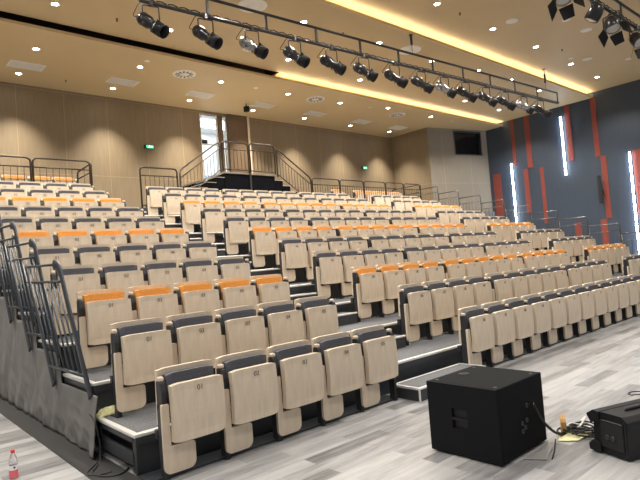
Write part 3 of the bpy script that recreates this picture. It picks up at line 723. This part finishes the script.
cable([(4.12,-2.02,.006),(4.17,-1.96,.006),(4.27,-1.97,.006),(4.31,-2.04,.006),(4.24,-2.08,.006),(4.15,-2.06,.014),(4.12,-2.02,.014)],.005,'small black cable ring lying alone on the open plank floor')
cable([(-.20,1.10,.37),(-.215,.93,.33),(-.19,.90,.15),(-.21,.86,.01),(-.3,.70,.01),(-.37,.58,.01),(-.33,.42,.01),(-.22,.36,.01),(-.12,.45,.01)],.008,'black power cable hanging beside the curtain and coiling on the floor')
cable([(-.19,1.08,.36),(-.20,.97,.30),(-.18,.95,.14),(-.2,.92,.01),(-.28,.78,.01),(-.40,.62,.01),(-.36,.50,.01),(-.25,.48,.01)],.006,'second thinner black cord hanging beside the curtain')
# papers
ypm=mat('yellow_paper',(.85,.80,.45),.7)
o=MB().add([(2.44,-2.02,.006),(2.54,-2.14,.006),(2.80,-2.17,.02),(2.78,-2.02,.03),(2.58,-1.97,.01)],[(0,1,2,3,4)]).build('yellow_paper',ypm); s=o.modifiers.new('t','SOLIDIFY'); s.thickness=.003; tag(o,'crumpled pale yellow paper sheet under the cable heap','paper')
o=MB().prism(rpoly([(0,0),(.09,-.01),(.10,.13),(.06,.12),(.03,.14),(.0,.12)],.005),-.02,.02,'y').build('cardboard_scrap',mat('tan_cardboard',(.58,.36,.14),.8),None,(2.62,-1.99,.005)); o.rotation_euler=(0,-.35,.5); tag(o,'torn brown cardboard scrap standing against the cable heap','cardboard')
# tape flap
o=MB().add([(1.93,-1.99,.004),(2.02,-2.13,.004),(2.28,-2.05,.008),(2.38,-1.96,.012),(2.2,-1.95,.006)],[(0,1,2,3,4)]).build('floor_hatch',mat('grey_plate',(.32,.31,.30),.35,metal=.2)); s=o.modifiers.new('t','SOLIDIFY'); s.thickness=.003; tag(o,'thin grey floor plate lifted slightly beside the subwoofer base','floor plate')
cable([(2.06,-2.15,.006),(2.20,-2.10,.006),(2.34,-2.04,.008),(2.46,-1.99,.010)],.005,'dark strap lying along the edge of the grey floor plate')
# yellow cloth on tier corner
import mathutils.noise as NN
m=MB(); n=16; vs=[]
for i in range(n+1):
    for j in range(n+1):
        u,v=i/n,j/n; x=-.155+.36*u; y=.99+.15*v+.02*math.sin(u*5)
        e=min(1,min(u,1-u,v,1-v)*6); z=deck(1)+.006+.045*e*(1+NN.noise(Vector((u*5,v*4,1)))*.9)
        vs.append((x,y,z))
m.add(vs,[(i*(n+1)+j,(i+1)*(n+1)+j,(i+1)*(n+1)+j+1,i*(n+1)+j+1) for i in range(n) for j in range(n)],True)
o=m.build('yellow_cloth',mat('yellow_cloth',(.80,.76,.42),.8,noise=.2,nscale=25)); s=o.modifiers.new('t','SOLIDIFY'); s.thickness=.004
tag(o,'crumpled pale yellow cloth on the lowest tier corner by the curtain','cloth')
# bottle
t=thing('water_bottle','clear plastic bottle with red cap and pink label on the floor by the curtain','bottle',(-.845,1.075,0))
clr=mat('clear_plastic',(.9,.85,.86),.15,trans=.75); 
MB().lathe([(.0001,0),(.030,.0),(.034,.006),(.034,.13),(.033,.15),(.024,.185),(.014,.205),(.013,.215)],20).build('body',clr,t)
MB().lathe([(.0001,.238),(.015,.238),(.0165,.234),(.0165,.212),(.0001,.212)],16).build('cap',mat('red_cap',(.75,.06,.06),.4),t)
MB().lathe([(.0348,.012),(.0348,.075)],20).build('pink_band',mat('pink_label',(.85,.16,.2),.5),t)
MB().lathe([(.0348,.075),(.0348,.115)],20).build('white_band',mat('white_label',(.85,.83,.85),.5),t)
MB().box(-.006,.008,-.0362,-.0345,.088,.104).build('emblem',M['black'],t)

# ------------------------------------------------------------------ world, camera
w=bpy.data.worlds.new('world'); bpy.context.scene.world=w; w.use_nodes=True
w.node_tree.nodes['Background'].inputs[0].default_value=(.97,.98,1,1); w.node_tree.nodes['Background'].inputs[1].default_value=.33
cam=bpy.data.cameras.new('camera'); co=bpy.data.objects.new('camera',cam); C.objects.link(co)
r=Vector((0.74756513,-0.65968772,-0.07719128)); u=Vector((0.02986367,-0.08271666,0.99612555)); f=Vector((0.66351679,0.74697394,0.04213539))
mw_=Matrix((r,u,-f)).transposed().to_4x4(); mw_.translation=(-1.85717733,-4.14318751,1.6); co.matrix_world=mw_
cam.sensor_width=36; cam.lens=537.7475/640*36; cam.clip_start=.05; cam.clip_end=200
bpy.context.scene.camera=co
vs_=bpy.context.scene.view_settings; vs_.view_transform='Standard'; vs_.look='None'; vs_.gamma=1; vs_.exposure=0; vs_.use_curve_mapping=False
